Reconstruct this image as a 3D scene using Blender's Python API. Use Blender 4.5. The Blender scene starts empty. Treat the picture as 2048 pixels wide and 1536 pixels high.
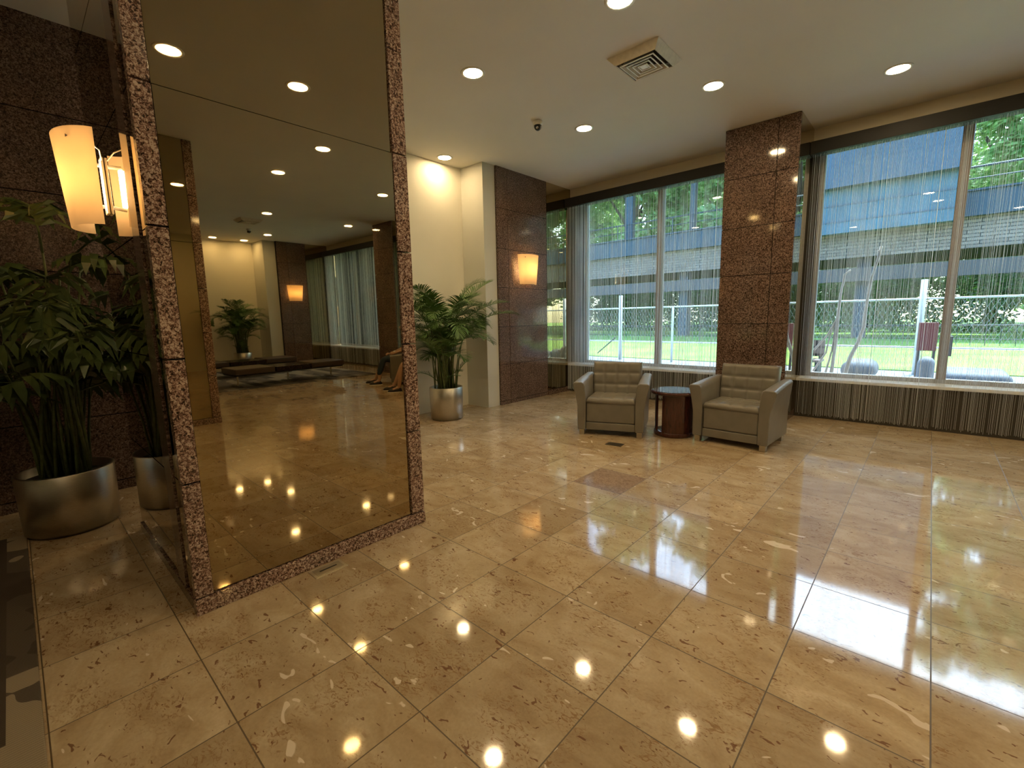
import bpy, math, random
from mathutils import Vector, Matrix, noise
random.seed(7)
SC = bpy.context.scene
COL = SC.collection
R = math.radians
H = 1.4114; F = 910.97
YAW, PITCH, ROLL = -0.74157, 0.144627, -0.0208
CEIL = 3.70
# ------------------------------------------------------------------ camera
def cam_axes():
    ca, sa, cb, sb, cc, sc = math.cos(YAW), math.sin(YAW), math.cos(PITCH), math.sin(PITCH), math.cos(ROLL), math.sin(ROLL)
    f = Vector((sa*cb, ca*cb, -sb)); r = Vector((ca, -sa, 0)); u = r.cross(f)
    return cc*r + sc*u, -sc*r + cc*u, f
CR, CU, CF = cam_axes()
def ray(x, y):
    return (x-1024)/F*CR - (y-768)/F*CU + CF
def atY(x, y, Y):
    r = ray(x, y); t = Y/r.y; return Vector((r.x*t, Y, r.z*t+H))
def atX(x, y, X):
    r = ray(x, y); t = X/r.x; return Vector((X, r.y*t, r.z*t+H))
cam = bpy.data.cameras.new('camera'); co = bpy.data.objects.new('camera', cam); COL.objects.link(co)
co.location = (0, 0, H)
co.rotation_euler = Matrix((CR, CU, -CF)).transposed().to_euler()
cam.sensor_width = 36; cam.lens = F/2048*36; cam.clip_start = .05; cam.clip_end = 400
SC.camera = co

# ------------------------------------------------------------------ materials
class NT:
    def __init__(s, name):
        s.m = bpy.data.materials.new(name); s.m.use_nodes = True
        s.t = s.m.node_tree; s.b = s.t.nodes['Principled BSDF']; s.out = s.t.nodes['Material Output']
    def n(s, typ, **kw):
        o = s.t.nodes.new(typ)
        for k, v in kw.items():
            if k.startswith('_'): setattr(o, k[1:], v)
            else:
                key = int(k[1:]) if (k[0] == 'i' and k[1:].isdigit()) else k.replace('__', ' ')
                s.put(o.inputs[key], v)
        return o
    def put(s, inp, v):
        if isinstance(v, bpy.types.NodeSocket): s.t.links.new(v, inp)
        elif isinstance(v, bpy.types.Node): s.t.links.new(v.outputs[0], inp)
        else: inp.default_value = v
    def math(s, op, a, b=0.0, c=None):
        o = s.t.nodes.new('ShaderNodeMath'); o.operation = op
        s.put(o.inputs[0], a); s.put(o.inputs[1], b)
        if c is not None: s.put(o.inputs[2], c)
        return o.outputs[0]
    def mix(s, fac, a, b, mode='MIX'):
        o = s.t.nodes.new('ShaderNodeMix'); o.data_type = 'RGBA'; o.blend_type = mode
        s.put(o.inputs[0], fac); s.put(o.inputs[6], a); s.put(o.inputs[7], b)
        return o.outputs[2]
    def ramp(s, fac, stops, interp='LINEAR'):
        o = s.t.nodes.new('ShaderNodeValToRGB'); s.put(o.inputs[0], fac); cr = o.color_ramp; cr.interpolation = interp
        while len(cr.elements) < len(stops): cr.elements.new(.5)
        for e, (p, c) in zip(cr.elements, stops):
            e.position = p; e.color = c if len(c) == 4 else (*c, 1)
        return o.outputs[0]
    def noise(s, vec, scale, detail=3, rough=.5, dist=0, out=0):
        o = s.t.nodes.new('ShaderNodeTexNoise'); s.put(o.inputs['Vector'], vec)
        o.inputs['Scale'].default_value = scale; o.inputs['Detail'].default_value = detail
        o.inputs['Roughness'].default_value = rough; o.inputs['Distortion'].default_value = dist
        return o.outputs[out]
    def pos(s): return s.t.nodes.new('ShaderNodeNewGeometry').outputs['Position']
    def obj(s): return s.t.nodes.new('ShaderNodeTexCoord').outputs['Object']
    def bump(s, h, strength=.2, dist=.01):
        o = s.t.nodes.new('ShaderNodeBump'); s.put(o.inputs['Height'], h)
        o.inputs['Strength'].default_value = strength; o.inputs['Distance'].default_value = dist
        s.put(s.b.inputs['Normal'], o.outputs[0])
    def P(s, **kw):
        for k, v in kw.items(): s.put(s.b.inputs[k.replace('__', ' ')], v)
        return s
def c4(c): return (c[0], c[1], c[2], 1)
def simple(name, col, rough=.5, metal=0, var=.08, scale=30, bump=0, spec=.5, coat=0):
    t = NT(name); p = t.obj(); nz = t.noise(p, scale, 4)
    a = tuple(max(0, c*(1-var)) for c in col); b = tuple(min(1, c*(1+var)) for c in col)
    t.P(Base__Color=t.ramp(nz, [(.3, a), (.7, b)]), Roughness=rough, Metallic=metal)
    t.b.inputs['Specular IOR Level'].default_value = spec; t.b.inputs['Coat Weight'].default_value = coat
    if bump: t.bump(nz, bump, .005)
    return t.m
def emissive(name, col, s, base=(.8, .8, .8)):
    t = NT(name); t.P(Base__Color=c4(base), Emission__Color=c4(col), Emission__Strength=s); return t.m

M = {}
def m_granite(name, dark, mid, light, pale, rough=.07):
    t = NT(name); p = t.pos()
    n1 = t.noise(p, 85, 2, .6, .8); n2 = t.noise(p, 210, 2, .5); n3 = t.noise(p, 4, 3)
    sp = t.math('ADD', t.math('MULTIPLY', n1, .7), t.math('MULTIPLY', n2, .3))
    c = t.ramp(sp, [(.39, dark), (.455, mid), (.52, light), (.60, pale)])
    c = t.mix(.4, c, t.ramp(n3, [(.3, (.55, .55, .55)), (.7, (1.2, 1.15, 1.1))]), 'MULTIPLY')
    t.P(Base__Color=c, Roughness=rough)
    t.b.inputs['Specular IOR Level'].default_value = .6 if rough < .2 else .3
    return t.m
M['granite'] = m_granite('polished_red_granite', (.016, .011, .009), (.085, .050, .037), (.155, .098, .074), (.29, .21, .17))
M['granite_honed'] = m_granite('honed_red_granite', (.016, .011, .009), (.085, .050, .037), (.155, .098, .074), (.29, .21, .17), .4)
M['granite_edge'] = m_granite('bright_granite_edge', (.018, .012, .01), (.15, .078, .058), (.32, .20, .15), (.60, .47, .38))
t = NT('granite_joint'); t.P(Base__Color=(.006, .005, .005, 1), Roughness=.9); M['joint'] = t.m

def m_floor():
    t = NT('beige_marble_tiles'); p = t.pos(); T = .4572
    sx = t.n('ShaderNodeSeparateXYZ', Vector=p)
    u = t.math('DIVIDE', t.math('SUBTRACT', sx.outputs[0], -1.2586), T)
    v = t.math('DIVIDE', t.math('SUBTRACT', sx.outputs[1], 1.2967), T)
    fu, fv = t.math('FLOOR', u), t.math('FLOOR', v)
    cell = t.n('ShaderNodeCombineXYZ', X=fu, Y=fv, Z=0.0)
    wn = t.n('ShaderNodeTexWhiteNoise', Vector=cell); wn.noise_dimensions = '3D'
    du = t.math('ABSOLUTE', t.math('SUBTRACT', t.math('SUBTRACT', u, fu), .5))
    dv = t.math('ABSOLUTE', t.math('SUBTRACT', t.math('SUBTRACT', v, fv), .5))
    g = t.math('GREATER_THAN', t.math('MAXIMUM', du, dv), .5-.0052)
    off = t.n('ShaderNodeVectorMath', i0=wn.outputs[1], i1=(40, 40, 40)); off.operation = 'MULTIPLY'
    q = t.n('ShaderNodeVectorMath', i0=p, i1=off.outputs[0]); q.operation = 'ADD'; q = q.outputs[0]
    st = t.n('ShaderNodeVectorMath', i0=q, i1=(1.0, 1.7, 1)); st.operation = 'MULTIPLY'; st = st.outputs[0]
    big = t.noise(st, 3.2, 5, .6, .9)
    c = t.ramp(big, [(.28, (.355, .255, .150)), (.48, (.455, .352, .224)), (.58, (.49, .392, .26)), (.74, (.56, .462, .325))])
    rnd = t.ramp(wn.outputs[0], [(0, (.84, .81, .77)), (.5, (.97, .96, .95)), (1, (1.07, 1.06, 1.04))])
    c = t.mix(1.0, c, rnd, 'MULTIPLY')
    # brown fossil squiggles in patches
    patch = t.ramp(t.noise(q, 4.5, 3), [(.46, (0, 0, 0)), (.60, (1, 1, 1))])
    sq = t.noise(st, 24, 5, .66, 2.2)
    sqm = t.math('MULTIPLY', t.ramp(sq, [(.53, (0, 0, 0)), (.60, (1, 1, 1))]), patch)
    c = t.mix(t.math('MULTIPLY', sqm, .72), c, (.24, .125, .05, 1))
    ds = t.ramp(t.noise(st, 21, 2, .5, 1.0), [(.665, (0, 0, 0)), (.69, (1, 1, 1))])
    c = t.mix(t.math('MULTIPLY', ds, .8), c, (.15, .06, .03, 1))
    fine = t.noise(q, 90, 3)
    c = t.mix(.35, c, t.ramp(fine, [(.3, (.8, .78, .74)), (.7, (1.12, 1.1, 1.08))]), 'MULTIPLY')
    # pale shell inclusions
    wh = t.ramp(t.noise(st, 6.3, 2, .5, 1.0), [(.70, (0, 0, 0)), (.712, (1, 1, 1))])
    c = t.mix(t.math('MULTIPLY', wh, .9), c, (.72, .62, .50, 1))
    # one darker brown tile near the armchairs
    dk = t.math('MULTIPLY', t.math('COMPARE', fu, -2.0, .1), t.math('COMPARE', fv, 4.0, .1))
    c = t.mix(t.math('MULTIPLY', dk, .75), c, t.ramp(sq, [(.4, (.17, .10, .07)), (.62, (.36, .25, .19))]))
    c = t.mix(g, c, (.10, .066, .03, 1))
    t.P(Base__Color=c, Roughness=t.math('ADD', t.math('MULTIPLY', g, .45), t.math('ADD', .036, t.math('MULTIPLY', fine, .035))))
    t.b.inputs['Specular IOR Level'].default_value = .62
    hh = t.math('SUBTRACT', t.math('MULTIPLY', t.noise(p, 2.6, 1), .5), t.math('MULTIPLY', g, .3))
    t.bump(hh, .07, .012)
    return t.m
M['floor'] = m_floor()
def m_plaster(name, col):
    t = NT(name); p = t.pos(); n = t.noise(p, 60, 4); n2 = t.noise(p, 1.2, 3)
    c = t.ramp(n2, [(.3, tuple(x*.97 for x in col)), (.7, tuple(min(1, x*1.03) for x in col))])
    t.P(Base__Color=c, Roughness=.75); t.bump(n, .08, .003); return t.m
M['ceiling'] = m_plaster('painted_ceiling', (.71, .68, .61))
M['white'] = m_plaster('cream_wall_paint', (.80, .77, .66))
M['fascia'] = m_plaster('beige_fascia', (.78, .70, .54))
M['graypaint'] = m_plaster('pale_grey_green_paint', (.62, .61, .54))
t = NT('bronze_mirror'); nz = t.noise(t.pos(), 1.5, 2)
t.P(Base__Color=t.ramp(nz, [(.3, (.45, .375, .235)), (.7, (.47, .395, .25))]), Metallic=1.0, Roughness=.012); M['mirror'] = t.m
t = NT('brushed_steel'); p = t.obj(); mp = t.n('ShaderNodeMapping', Vector=p, Scale=(8, 8, 260)); nz = t.noise(mp.outputs[0], 4, 3)
t.P(Base__Color=t.ramp(nz, [(.3, (.50, .47, .40)), (.7, (.66, .62, .54))]), Metallic=1.0, Roughness=.36); t.bump(nz, .05, .001); M['steel'] = t.m
M['dark_metal'] = simple('dark_bronze_metal', (.011, .011, .011), .6, .0)
M['dark_wall'] = simple('dark_brown_panel', (.045, .038, .03), .55)
M['alu'] = simple('silver_window_frame', (.50, .50, .50), .35, .6)
M['alu_warm'] = simple('brown_grey_mullion', (.33, .28, .24), .4, .4)
M['sill'] = simple('white_stone_sill', (.80, .81, .80), .3)
M['leather'] = None
t = NT('taupe_leather'); p = t.obj(); v = t.n('ShaderNodeTexVoronoi', Vector=p, Scale=420.0); nz = t.noise(p, 6, 3)
t.P(Base__Color=t.ramp(nz, [(.3, (.175, .160, .132)), (.7, (.215, .198, .166))]), Roughness=.33)
t.bump(v.outputs[0], .12, .001); M['leather'] = t.m
t = NT('mahogany_wood'); p = t.obj(); mp = t.n('ShaderNodeMapping', Vector=p, Scale=(12, 12, 1.5)); nz = t.noise(mp.outputs[0], 5, 5, .6, 1)
t.P(Base__Color=t.ramp(nz, [(.3, (.035, .010, .007)), (.7, (.085, .025, .016))]), Roughness=.18); t.b.inputs['Coat Weight'].default_value = .5; M['wood'] = t.m
t = NT('leaf_green'); p = t.obj(); nz = t.noise(p, 7, 3)
t.P(Base__Color=t.ramp(nz, [(.3, (.05, .13, .028)), (.7, (.16, .28, .08))]), Roughness=.42); M['leaf'] = t.m
t = NT('leaf_dark_green'); p = t.obj(); nz = t.noise(p, 5, 3)
t.P(Base__Color=t.ramp(nz, [(.3, (.028, .055, .014)), (.7, (.10, .14, .04))]), Roughness=.36); M['leaf_dark'] = t.m
M['stem'] = simple('plant_cane', (.10, .13, .04), .5, 0, .3)
M['soil'] = simple('potting_soil', (.02, .014, .01), .95, 0, .5, 60, .6)
def m_shade():
    t = NT('frosted_glass_shade'); p = t.obj()
    # white frosted acrylic, transmits the bulb inside it, plus a faint added emission glow
    d = t.n('ShaderNodeBsdfDiffuse', Color=(.90, .74, .50, 1)); tr = t.n('ShaderNodeBsdfTranslucent', Color=(.98, .80, .52, 1))
    nz = t.noise(p, 3, 2)
    mx = t.n('ShaderNodeMixShader', Fac=.62); t.t.links.new(d.outputs[0], mx.inputs[1]); t.t.links.new(tr.outputs[0], mx.inputs[2])
    em = t.n('ShaderNodeEmission', Color=(1, .60, .24, 1), Strength=.12)
    ad = t.n('ShaderNodeAddShader'); t.t.links.new(mx.outputs[0], ad.inputs[0]); t.t.links.new(em.outputs[0], ad.inputs[1])
    t.t.links.new(ad.outputs[0], t.out.inputs[0]); t.t.nodes.remove(t.b); return t.m
M['shade'] = m_shade()
M['bulb'] = emissive('glowing_tube', (1, .71, .40), 120)
M['lamp'] = emissive('downlight_lens', (1, .73, .39), 125)
M['lamp_soft'] = emissive('soft_downlight_lens', (1, .73, .39), 90)
M['trim_white'] = simple('white_trim', (.78, .76, .70), .35)
M['vent_metal'] = simple('painted_diffuser', (.66, .62, .53), .45)
M['vent_line'] = simple('bright_diffuser_edge', (.85, .82, .74), .4)
M['vent_dark'] = simple('vent_interior', (.05, .045, .035), .8)
def m_glass():
    t = NT('window_glass')
    fr = t.n('ShaderNodeFresnel', IOR=1.5)
    tr = t.n('ShaderNodeBsdfTransparent', Color=(.80, .92, .97, 1)); gl = t.n('ShaderNodeBsdfGlossy', Roughness=.01)
    mx = t.n('ShaderNodeMixShader'); t.t.links.new(fr.outputs[0], mx.inputs[0]); t.t.links.new(tr.outputs[0], mx.inputs[1]); t.t.links.new(gl.outputs[0], mx.inputs[2])
    t.t.links.new(mx.outputs[0], t.out.inputs[0]); t.t.nodes.remove(t.b); return t.m
M['glass'] = m_glass()
def m_string():
    t = NT('sheer_white_string'); p = t.pos()
    nz = t.noise(p, 3, 2)
    col = t.ramp(nz, [(.3, (.84, .90, .94)), (.7, (.95, .97, .98))])
    d = t.n('ShaderNodeBsdfDiffuse', Color=col); tr = t.n('ShaderNodeBsdfTranslucent', Color=col)
    mx = t.n('ShaderNodeMixShader', Fac=.72); t.t.links.new(d.outputs[0], mx.inputs[1]); t.t.links.new(tr.outputs[0], mx.inputs[2])
    t.t.links.new(mx.outputs[0], t.out.inputs[0]); t.t.nodes.remove(t.b); return t.m
M['string'] = m_string()
def m_rug(name, scale, cols):
    t = NT(name); p = t.pos()
    mp = t.n('ShaderNodeMapping', Vector=p, Scale=(1, 1, 1), Rotation=(0, 0, .0))
    br = t.n('ShaderNodeTexBrick', Vector=mp.outputs[0], Color1=(0, 0, 0, 1), Color2=(1, 1, 1, 1), Mortar=(.5, .5, .5, 1), Scale=scale)
    br.inputs['Mortar Size'].default_value = 0.0; br.inputs['Brick Width'].default_value = 1.1; br.inputs['Row Height'].default_value = .22
    br.inputs['Bias'].default_value = 0
    wv = t.n('ShaderNodeTexWave', Vector=p, Scale=26.0)
    lo = t.noise(p, 2.2, 2)
    k = t.math('ADD', t.math('MULTIPLY', br.outputs[0], .72), t.math('MULTIPLY', lo, .35))
    c = t.ramp(k, [(.0, cols[0]), (.38, cols[1]), (.58, cols[0]), (.68, cols[1]), (.74, cols[2])], 'CONSTANT')
    c = t.mix(.35, c, t.ramp(wv.outputs[1], [(.3, (.6, .6, .6)), (.7, (1.2, 1.2, 1.2))]), 'MULTIPLY')
    fib = t.noise(p, 400, 2)
    t.P(Base__Color=c, Roughness=.95); t.bump(fib, .5, .004); return t.m
M['rug'] = m_rug('dark_patterned_carpet', 1.25, [(.06, .042, .028), (.095, .072, .05), (.30, .24, .16)])
M['rug2'] = m_rug('grey_patterned_carpet', 1.1, [(.05, .04, .034), (.12, .10, .085), (.26, .23, .19)])
M['bench_seat'] = simple('brown_bench_leather', (.055, .035, .025), .4)
M['bench_top'] = simple('dark_bench_table', (.02, .012, .010), .25)
M['chrome'] = simple('chrome', (.75, .75, .75), .12, 1, .02)
M['skin'] = simple('warm_skin', (.50, .30, .20), .5)
M['hair'] = simple('dark_hair', (.02, .013, .01), .5)
M['navy'] = simple('navy_denim', (.025, .04, .06), .85)
M['khaki'] = simple('khaki_cotton', (.22, .17, .11), .85)
M['topgrey'] = simple('grey_knit', (.14, .14, .14), .85)
M['shoe'] = simple('black_shoe', (.015, .012, .012), .4)
M['sole'] = simple('white_sole', (.7, .68, .62), .6)
M['eye'] = simple('dark_eye', (.02, .015, .012), .2)
M['lip'] = simple('lip', (.35, .12, .10), .5)
# outdoors
def m_grass():
    t = NT('sunlit_grass'); p = t.pos(); n = t.noise(p, .6, 4); n2 = t.noise(p, 25, 3)
    c = t.ramp(n, [(.3, (.12, .27, .03)), (.7, (.30, .44, .06))])
    c = t.mix(.5, c, t.ramp(n2, [(.3, (.6, .6, .6)), (.7, (1.3, 1.3, 1.2))]), 'MULTIPLY')
    t.P(Base__Color=c, Roughness=.9); t.bump(n2, .6, .05); return t.m
M['grass'] = m_grass()
M['pave'] = simple('grey_pavement', (.25, .26, .27), .8, 0, .12, 3)
M['path'] = simple('reddish_path', (.42, .24, .15), .85, 0, .15, 5)
def m_tree(name, a, b):
    t = NT(name); p = t.pos(); n = t.noise(p, 1.6, 3)
    col = t.ramp(n, [(.35, a), (.65, b)])
    d = t.n('ShaderNodeBsdfDiffuse', Color=col); tr = t.n('ShaderNodeBsdfTranslucent', Color=col)
    gl = t.n('ShaderNodeBsdfGlossy', Color=(.6, .6, .6, 1), Roughness=.35)
    mx = t.n('ShaderNodeMixShader', Fac=.5); t.t.links.new(d.outputs[0], mx.inputs[1]); t.t.links.new(tr.outputs[0], mx.inputs[2])
    m2 = t.n('ShaderNodeMixShader', Fac=.07); t.t.links.new(mx.outputs[0], m2.inputs[1]); t.t.links.new(gl.outputs[0], m2.inputs[2])
    t.t.links.new(m2.outputs[0], t.out.inputs[0]); t.t.nodes.remove(t.b); return t.m
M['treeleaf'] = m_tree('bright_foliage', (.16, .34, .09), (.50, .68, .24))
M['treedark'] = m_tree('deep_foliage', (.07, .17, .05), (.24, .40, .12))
M['bark'] = simple('tree_bark', (.10, .075, .055), .9, 0, .3, 8, .6)
M['drift'] = simple('pale_driftwood', (.42, .33, .27), .7, 0, .25, 12, .4)
M['girder'] = simple('blue_black_steel', (.035, .055, .075), .6, .1)
M['rust'] = simple('brown_grey_steel', (.085, .070, .070), .6, .1)
M['ties'] = None
t = NT('weathered_timber_ties'); p = t.pos(); br = t.n('ShaderNodeTexBrick', Vector=t.n('ShaderNodeMapping', Vector=p, Rotation=(R(90), 0, 0)).outputs[0], Color1=(.27, .205, .17, 1), Color2=(.19, .145, .125, 1), Mortar=(.05, .04, .035, 1), Scale=1.0)
br.inputs['Brick Width'].default_value = .9; br.inputs['Row Height'].default_value = .16; br.inputs['Mortar Size'].default_value = .018
t.P(Base__Color=br.outputs[0], Roughness=.9); M['ties'] = t.m
M['station'] = simple('blue_grey_cladding', (.06, .12, .16), .6, 0, .2, 1)
M['station_dark'] = simple('dark_blue_roof', (.045, .075, .11), .6)
M['galv'] = simple('galvanised_metal', (.60, .62, .62), .4, .5)
M['wire'] = simple('fence_wire', (.35, .37, .36), .5, .4)
M['blackrail'] = simple('black_railing', (.03, .035, .035), .5)
M['stone'] = simple('grey_stone', (.13, .14, .155), .75, 0, .15, 5)
M['redsign'] = simple('dark_red_panel', (.16, .03, .03), .5)
M['facade'] = simple('exterior_concrete', (.35, .34, .32), .8)
M['bin'] = simple('dark_box', (.05, .04, .04), .6)

# ------------------------------------------------------------------ mesh helpers
class MB:
    def __init__(s): s.v = []; s.f = []; s.mi = []
    def add(s, vs, fs, mi=0):
        o = len(s.v); s.v += [tuple(v) for v in vs]; s.f += [tuple(i+o for i in f) for f in fs]; s.mi += [mi]*len(fs); return s
    def box(s, x0, y0, z0, x1, y1, z1, mi=0):
        return s.add([(x0,y0,z0),(x1,y0,z0),(x1,y1,z0),(x0,y1,z0),(x0,y0,z1),(x1,y0,z1),(x1,y1,z1),(x0,y1,z1)],
                     [(0,3,2,1),(4,5,6,7),(0,1,5,4),(1,2,6,5),(2,3,7,6),(3,0,4,7)], mi)
    def tube(s, pts, rad, n=8, cap=True, mi=0):
        pts = [Vector(p) for p in pts]; rs = rad if isinstance(rad, (list, tuple)) else [rad]*len(pts)
        vs = []; prev = None
        for i, p in enumerate(pts):
            d = (pts[min(i+1, len(pts)-1)] - pts[max(i-1, 0)]).normalized()
            if prev is None: a = d.orthogonal().normalized()
            else:
                a = prev - d*prev.dot(d); a = a.normalized() if a.length > 1e-6 else d.orthogonal().normalized()
            prev = a; b = d.cross(a)
            for k in range(n):
                t = 2*math.pi*k/n; vs.append(p + (a*math.cos(t) + b*math.sin(t))*rs[i])
        fs = [(i*n+k, i*n+(k+1) % n, (i+1)*n+(k+1) % n, (i+1)*n+k) for i in range(len(pts)-1) for k in range(n)]
        if cap: fs += [tuple(range(n))[::-1], tuple((len(pts)-1)*n+k for k in range(n))]
        return s.add(vs, fs, mi)
    def lathe(s, prof, n=48, c=(0, 0, 0), a0=0, a1=2*math.pi, mi=0):
        full = abs(a1-a0-2*math.pi) < 1e-6; m = n if full else n+1
        vs = [(c[0]+r*math.cos(a0+(a1-a0)*k/n), c[1]+r*math.sin(a0+(a1-a0)*k/n), c[2]+z) for r, z in prof for k in range(m)]
        fs = []
        for i in range(len(prof)-1):
            for k in range(n):
                k2 = (k+1) % m if full else k+1
                fs.append((i*m+k, i*m+k2, (i+1)*m+k2, (i+1)*m+k))
        return s.add(vs, fs, mi)
    def ball(s, c, r, nu=16, nv=10, mi=0):
        rx, ry, rz = r if isinstance(r, (tuple, list)) else (r, r, r)
        vs = []
        for j in range(nv+1):
            ph = math.pi*j/nv
            for k in range(nu):
                th = 2*math.pi*k/nu; vs.append((c[0]+rx*math.sin(ph)*math.cos(th), c[1]+ry*math.sin(ph)*math.sin(th), c[2]+rz*math.cos(ph)))
        fs = [(j*nu+k, (j+1)*nu+k, (j+1)*nu+(k+1) % nu, j*nu+(k+1) % nu) for j in range(nv) for k in range(nu)]
        return s.add(vs, fs, mi)
    def build(s, name, mats, parent=None, smooth=False, bevel=0, seg=2, loc=None, auto=False):
        me = bpy.data.meshes.new(name); me.from_pydata(s.v, [], s.f); me.update()
        if not isinstance(mats, (list, tuple)): mats = [mats]
        for m in mats: me.materials.append(M[m] if isinstance(m, str) else m)
        if len(mats) > 1: me.polygons.foreach_set('material_index', s.mi)
        o = bpy.data.objects.new(name, me); COL.objects.link(o)
        if parent: o.parent = parent
        if loc: o.location = loc
        if smooth or bevel:
            if auto or bevel:
                me.polygons.foreach_set('use_smooth', [True]*len(me.polygons))
            else: me.polygons.foreach_set('use_smooth', [True]*len(me.polygons))
        if bevel:
            b = o.modifiers.new('bevel', 'BEVEL'); b.width = bevel; b.segments = seg; b.limit_method = 'ANGLE'; b.angle_limit = R(40)
            b.harden_normals = True
        return o
def empty(name, loc=(0, 0, 0), rz=0):
    o = bpy.data.objects.new(name, None); COL.objects.link(o); o.location = loc; o.rotation_euler = (0, 0, rz); o.empty_display_size = .1; return o
def tag(o, label=None, cat=None, group=None, kind=None):
    if label: o['label'] = label
    if cat: o['category'] = cat
    if group: o['group'] = group
    if kind: o['kind'] = kind
    return o
def struct(o): o['kind'] = 'structure'; return o
def copy_tree(o, parent=None):
    c = o.copy(); COL.objects.link(c)
    if parent: c.parent = parent
    for ch in [x for x in bpy.data.objects if x.parent == o]: copy_tree(ch, c)
    return c
def B(*a): return MB().box(*a)

# ------------------------------------------------------------------ shell
XW = -5.06           # granite plane on the left
XO = 9.52            # granite plane on the opposite side
YG = 7.45            # glass plane
struct(B(-6.6, -6, -.12, 11.5, 7.6, 0).build('floor', 'floor'))
struct(B(-6.6, -6, CEIL, 11.5, 7.6, CEIL+.15).build('ceiling', 'ceiling'))
struct(B(-6.6, -6.15, 0, 11.5, -6, CEIL).build('wall_back', 'white'))
JZ = [.085, .665, 1.255, 1.84, 2.43, 3.02]
JW = [.06, .66, 1.27, 1.885, 2.485, 3.09]
def clad(name, axis, plane, a0, a1, z0, z1, joints, vj, face, mat='granite', th=.03, parent=None, gap=.007, kind=None):
    """granite slabs with open joints on a dark backing; axis 'X' = wall in plane X=const running along Y"""
    zs = [z0] + [z for z in joints if z0 < z < z1] + [z1]; aa = [a0] + [a for a in vj if a0 < a < a1] + [a1]
    m = MB(); jb = MB()
    for i in range(len(zs)-1):
        for j in range(len(aa)-1):
            u0 = aa[j]+(gap/2 if j else 0); u1 = aa[j+1]-(gap/2 if j < len(aa)-2 else 0)
            w0 = zs[i]+(gap/2 if i else 0); w1 = zs[i+1]-(gap/2 if i < len(zs)-2 else 0)
            p0, p1 = sorted((plane, plane-face*th))
            if axis == 'X': m.box(p0, u0, w0, p1, u1, w1)
            else: m.box(u0, p0, w0, u1, p1, w1)
    o = m.build(name, mat, parent, bevel=.0015, seg=1)
    return o
# left granite wall beside the big planter
wl = struct(empty('wall_left'))
clad('granite_panel', 'X', -5.10, -6, 1.4, 0, CEIL, JZ, [-3.3, -1.9, -.5, .9], 1, mat='granite_honed', parent=wl)
B(-5.3, -6, 0, -5.125, 1.4, CEIL).build('wall_backing', 'joint', wl)
# cream painted recess behind the palm
w2 = struct(empty('wall_left.001'))
B(-5.75, 1.4, 0, -5.57, 5.0, CEIL).build('cream_wall', 'white', w2)
B(-5.57, 1.4, 0, -5.12, 1.55, CEIL).build('cream_return', 'white', w2)
B(-5.75, 5.0, 0, -5.09, 5.255, CEIL).build('cream_pier', 'graypaint', w2)
# granite wall with the sconce
w3 = struct(empty('wall_left.002'))
clad('granite_panel', 'X', XW, 5.26, 6.49, 0, CEIL, JW, [5.50], 1, parent=w3)
B(-5.4, 5.256, 0, XW-.028, 7.6, CEIL).build('wall_backing', 'joint', w3)
B(XW-.026, 6.50, .10, XW-.004, 7.45, CEIL-.002).build('mirror_panel', 'mirror', w3)
B(XW-.03, 6.493, 0, XW+.03, 7.13, .09).build('granite_kerb', 'granite', w3, bevel=.002)
# opposite side of the lobby (seen in the mirror)
w4 = struct(empty('wall_right'))
clad('granite_panel', 'X', XO, 5.65, 6.49, 0, CEIL, JW, [5.95], -1, parent=w4)
B(XO+.028, 5.64, 0, XO+.3, 7.6, CEIL).build('wall_backing', 'joint', w4)
B(XO+.004, 6.50, .10, XO+.026, 7.45, CEIL-.002).build('mirror_panel', 'mirror', w4)
B(9.6, 5.30, 0, 10.6, 5.64, CEIL).build('grey_pier', 'graypaint', w4)
B(10.45, 1.0, 0, 10.6, 5.30, CEIL).build('cream_wall', 'white', w4)
B(10.3, -6, 0, 10.45, 1.0, CEIL).build('cream_wall', 'white', w4)
# window wall
wf = struct(empty('wall_front'))
SPAN = [(-5.06, -2.12), (-1.29, 4.65), (5.48, 9.52)]
for a, b in SPAN:
    B(a, 7.14, 0, b, 7.6, .49).build('under_sill_wall', 'dark_wall', wf)
    B(a, 7.20, 3.503, b, 7.6, CEIL).build('fascia', 'fascia', wf)
B(-5.8, 7.6, 3.6, 11.5, 7.75, 10).build('outer_facade', 'facade', wf)
B(-5.8, 7.6, 4.25, 11.5, 8.9, 4.45).build('sun_block_slab', 'facade', wf)  # unseen overhang added to keep direct sun out of the lobby
B(-5.8, 7.45, 0, XW-.03, 7.75, CEIL).build('outer_pier', 'facade', wf)
B(XO+.03, 7.45, 0, 11.5, 7.75, CEIL).build('outer_pier', 'facade', wf)
for k, (a, b) in enumerate(SPAN):
    s = struct(B(a, 7.11, .49, b, 7.62, .53).build('trim_%d' % (k+1), 'sill', bevel=.006))
    p = struct(B(a+.002, 7.02, 3.355, b-.002, 7.20, 3.505).build('trim_%d' % (k+4), 'dark_metal', bevel=.004))
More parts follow.
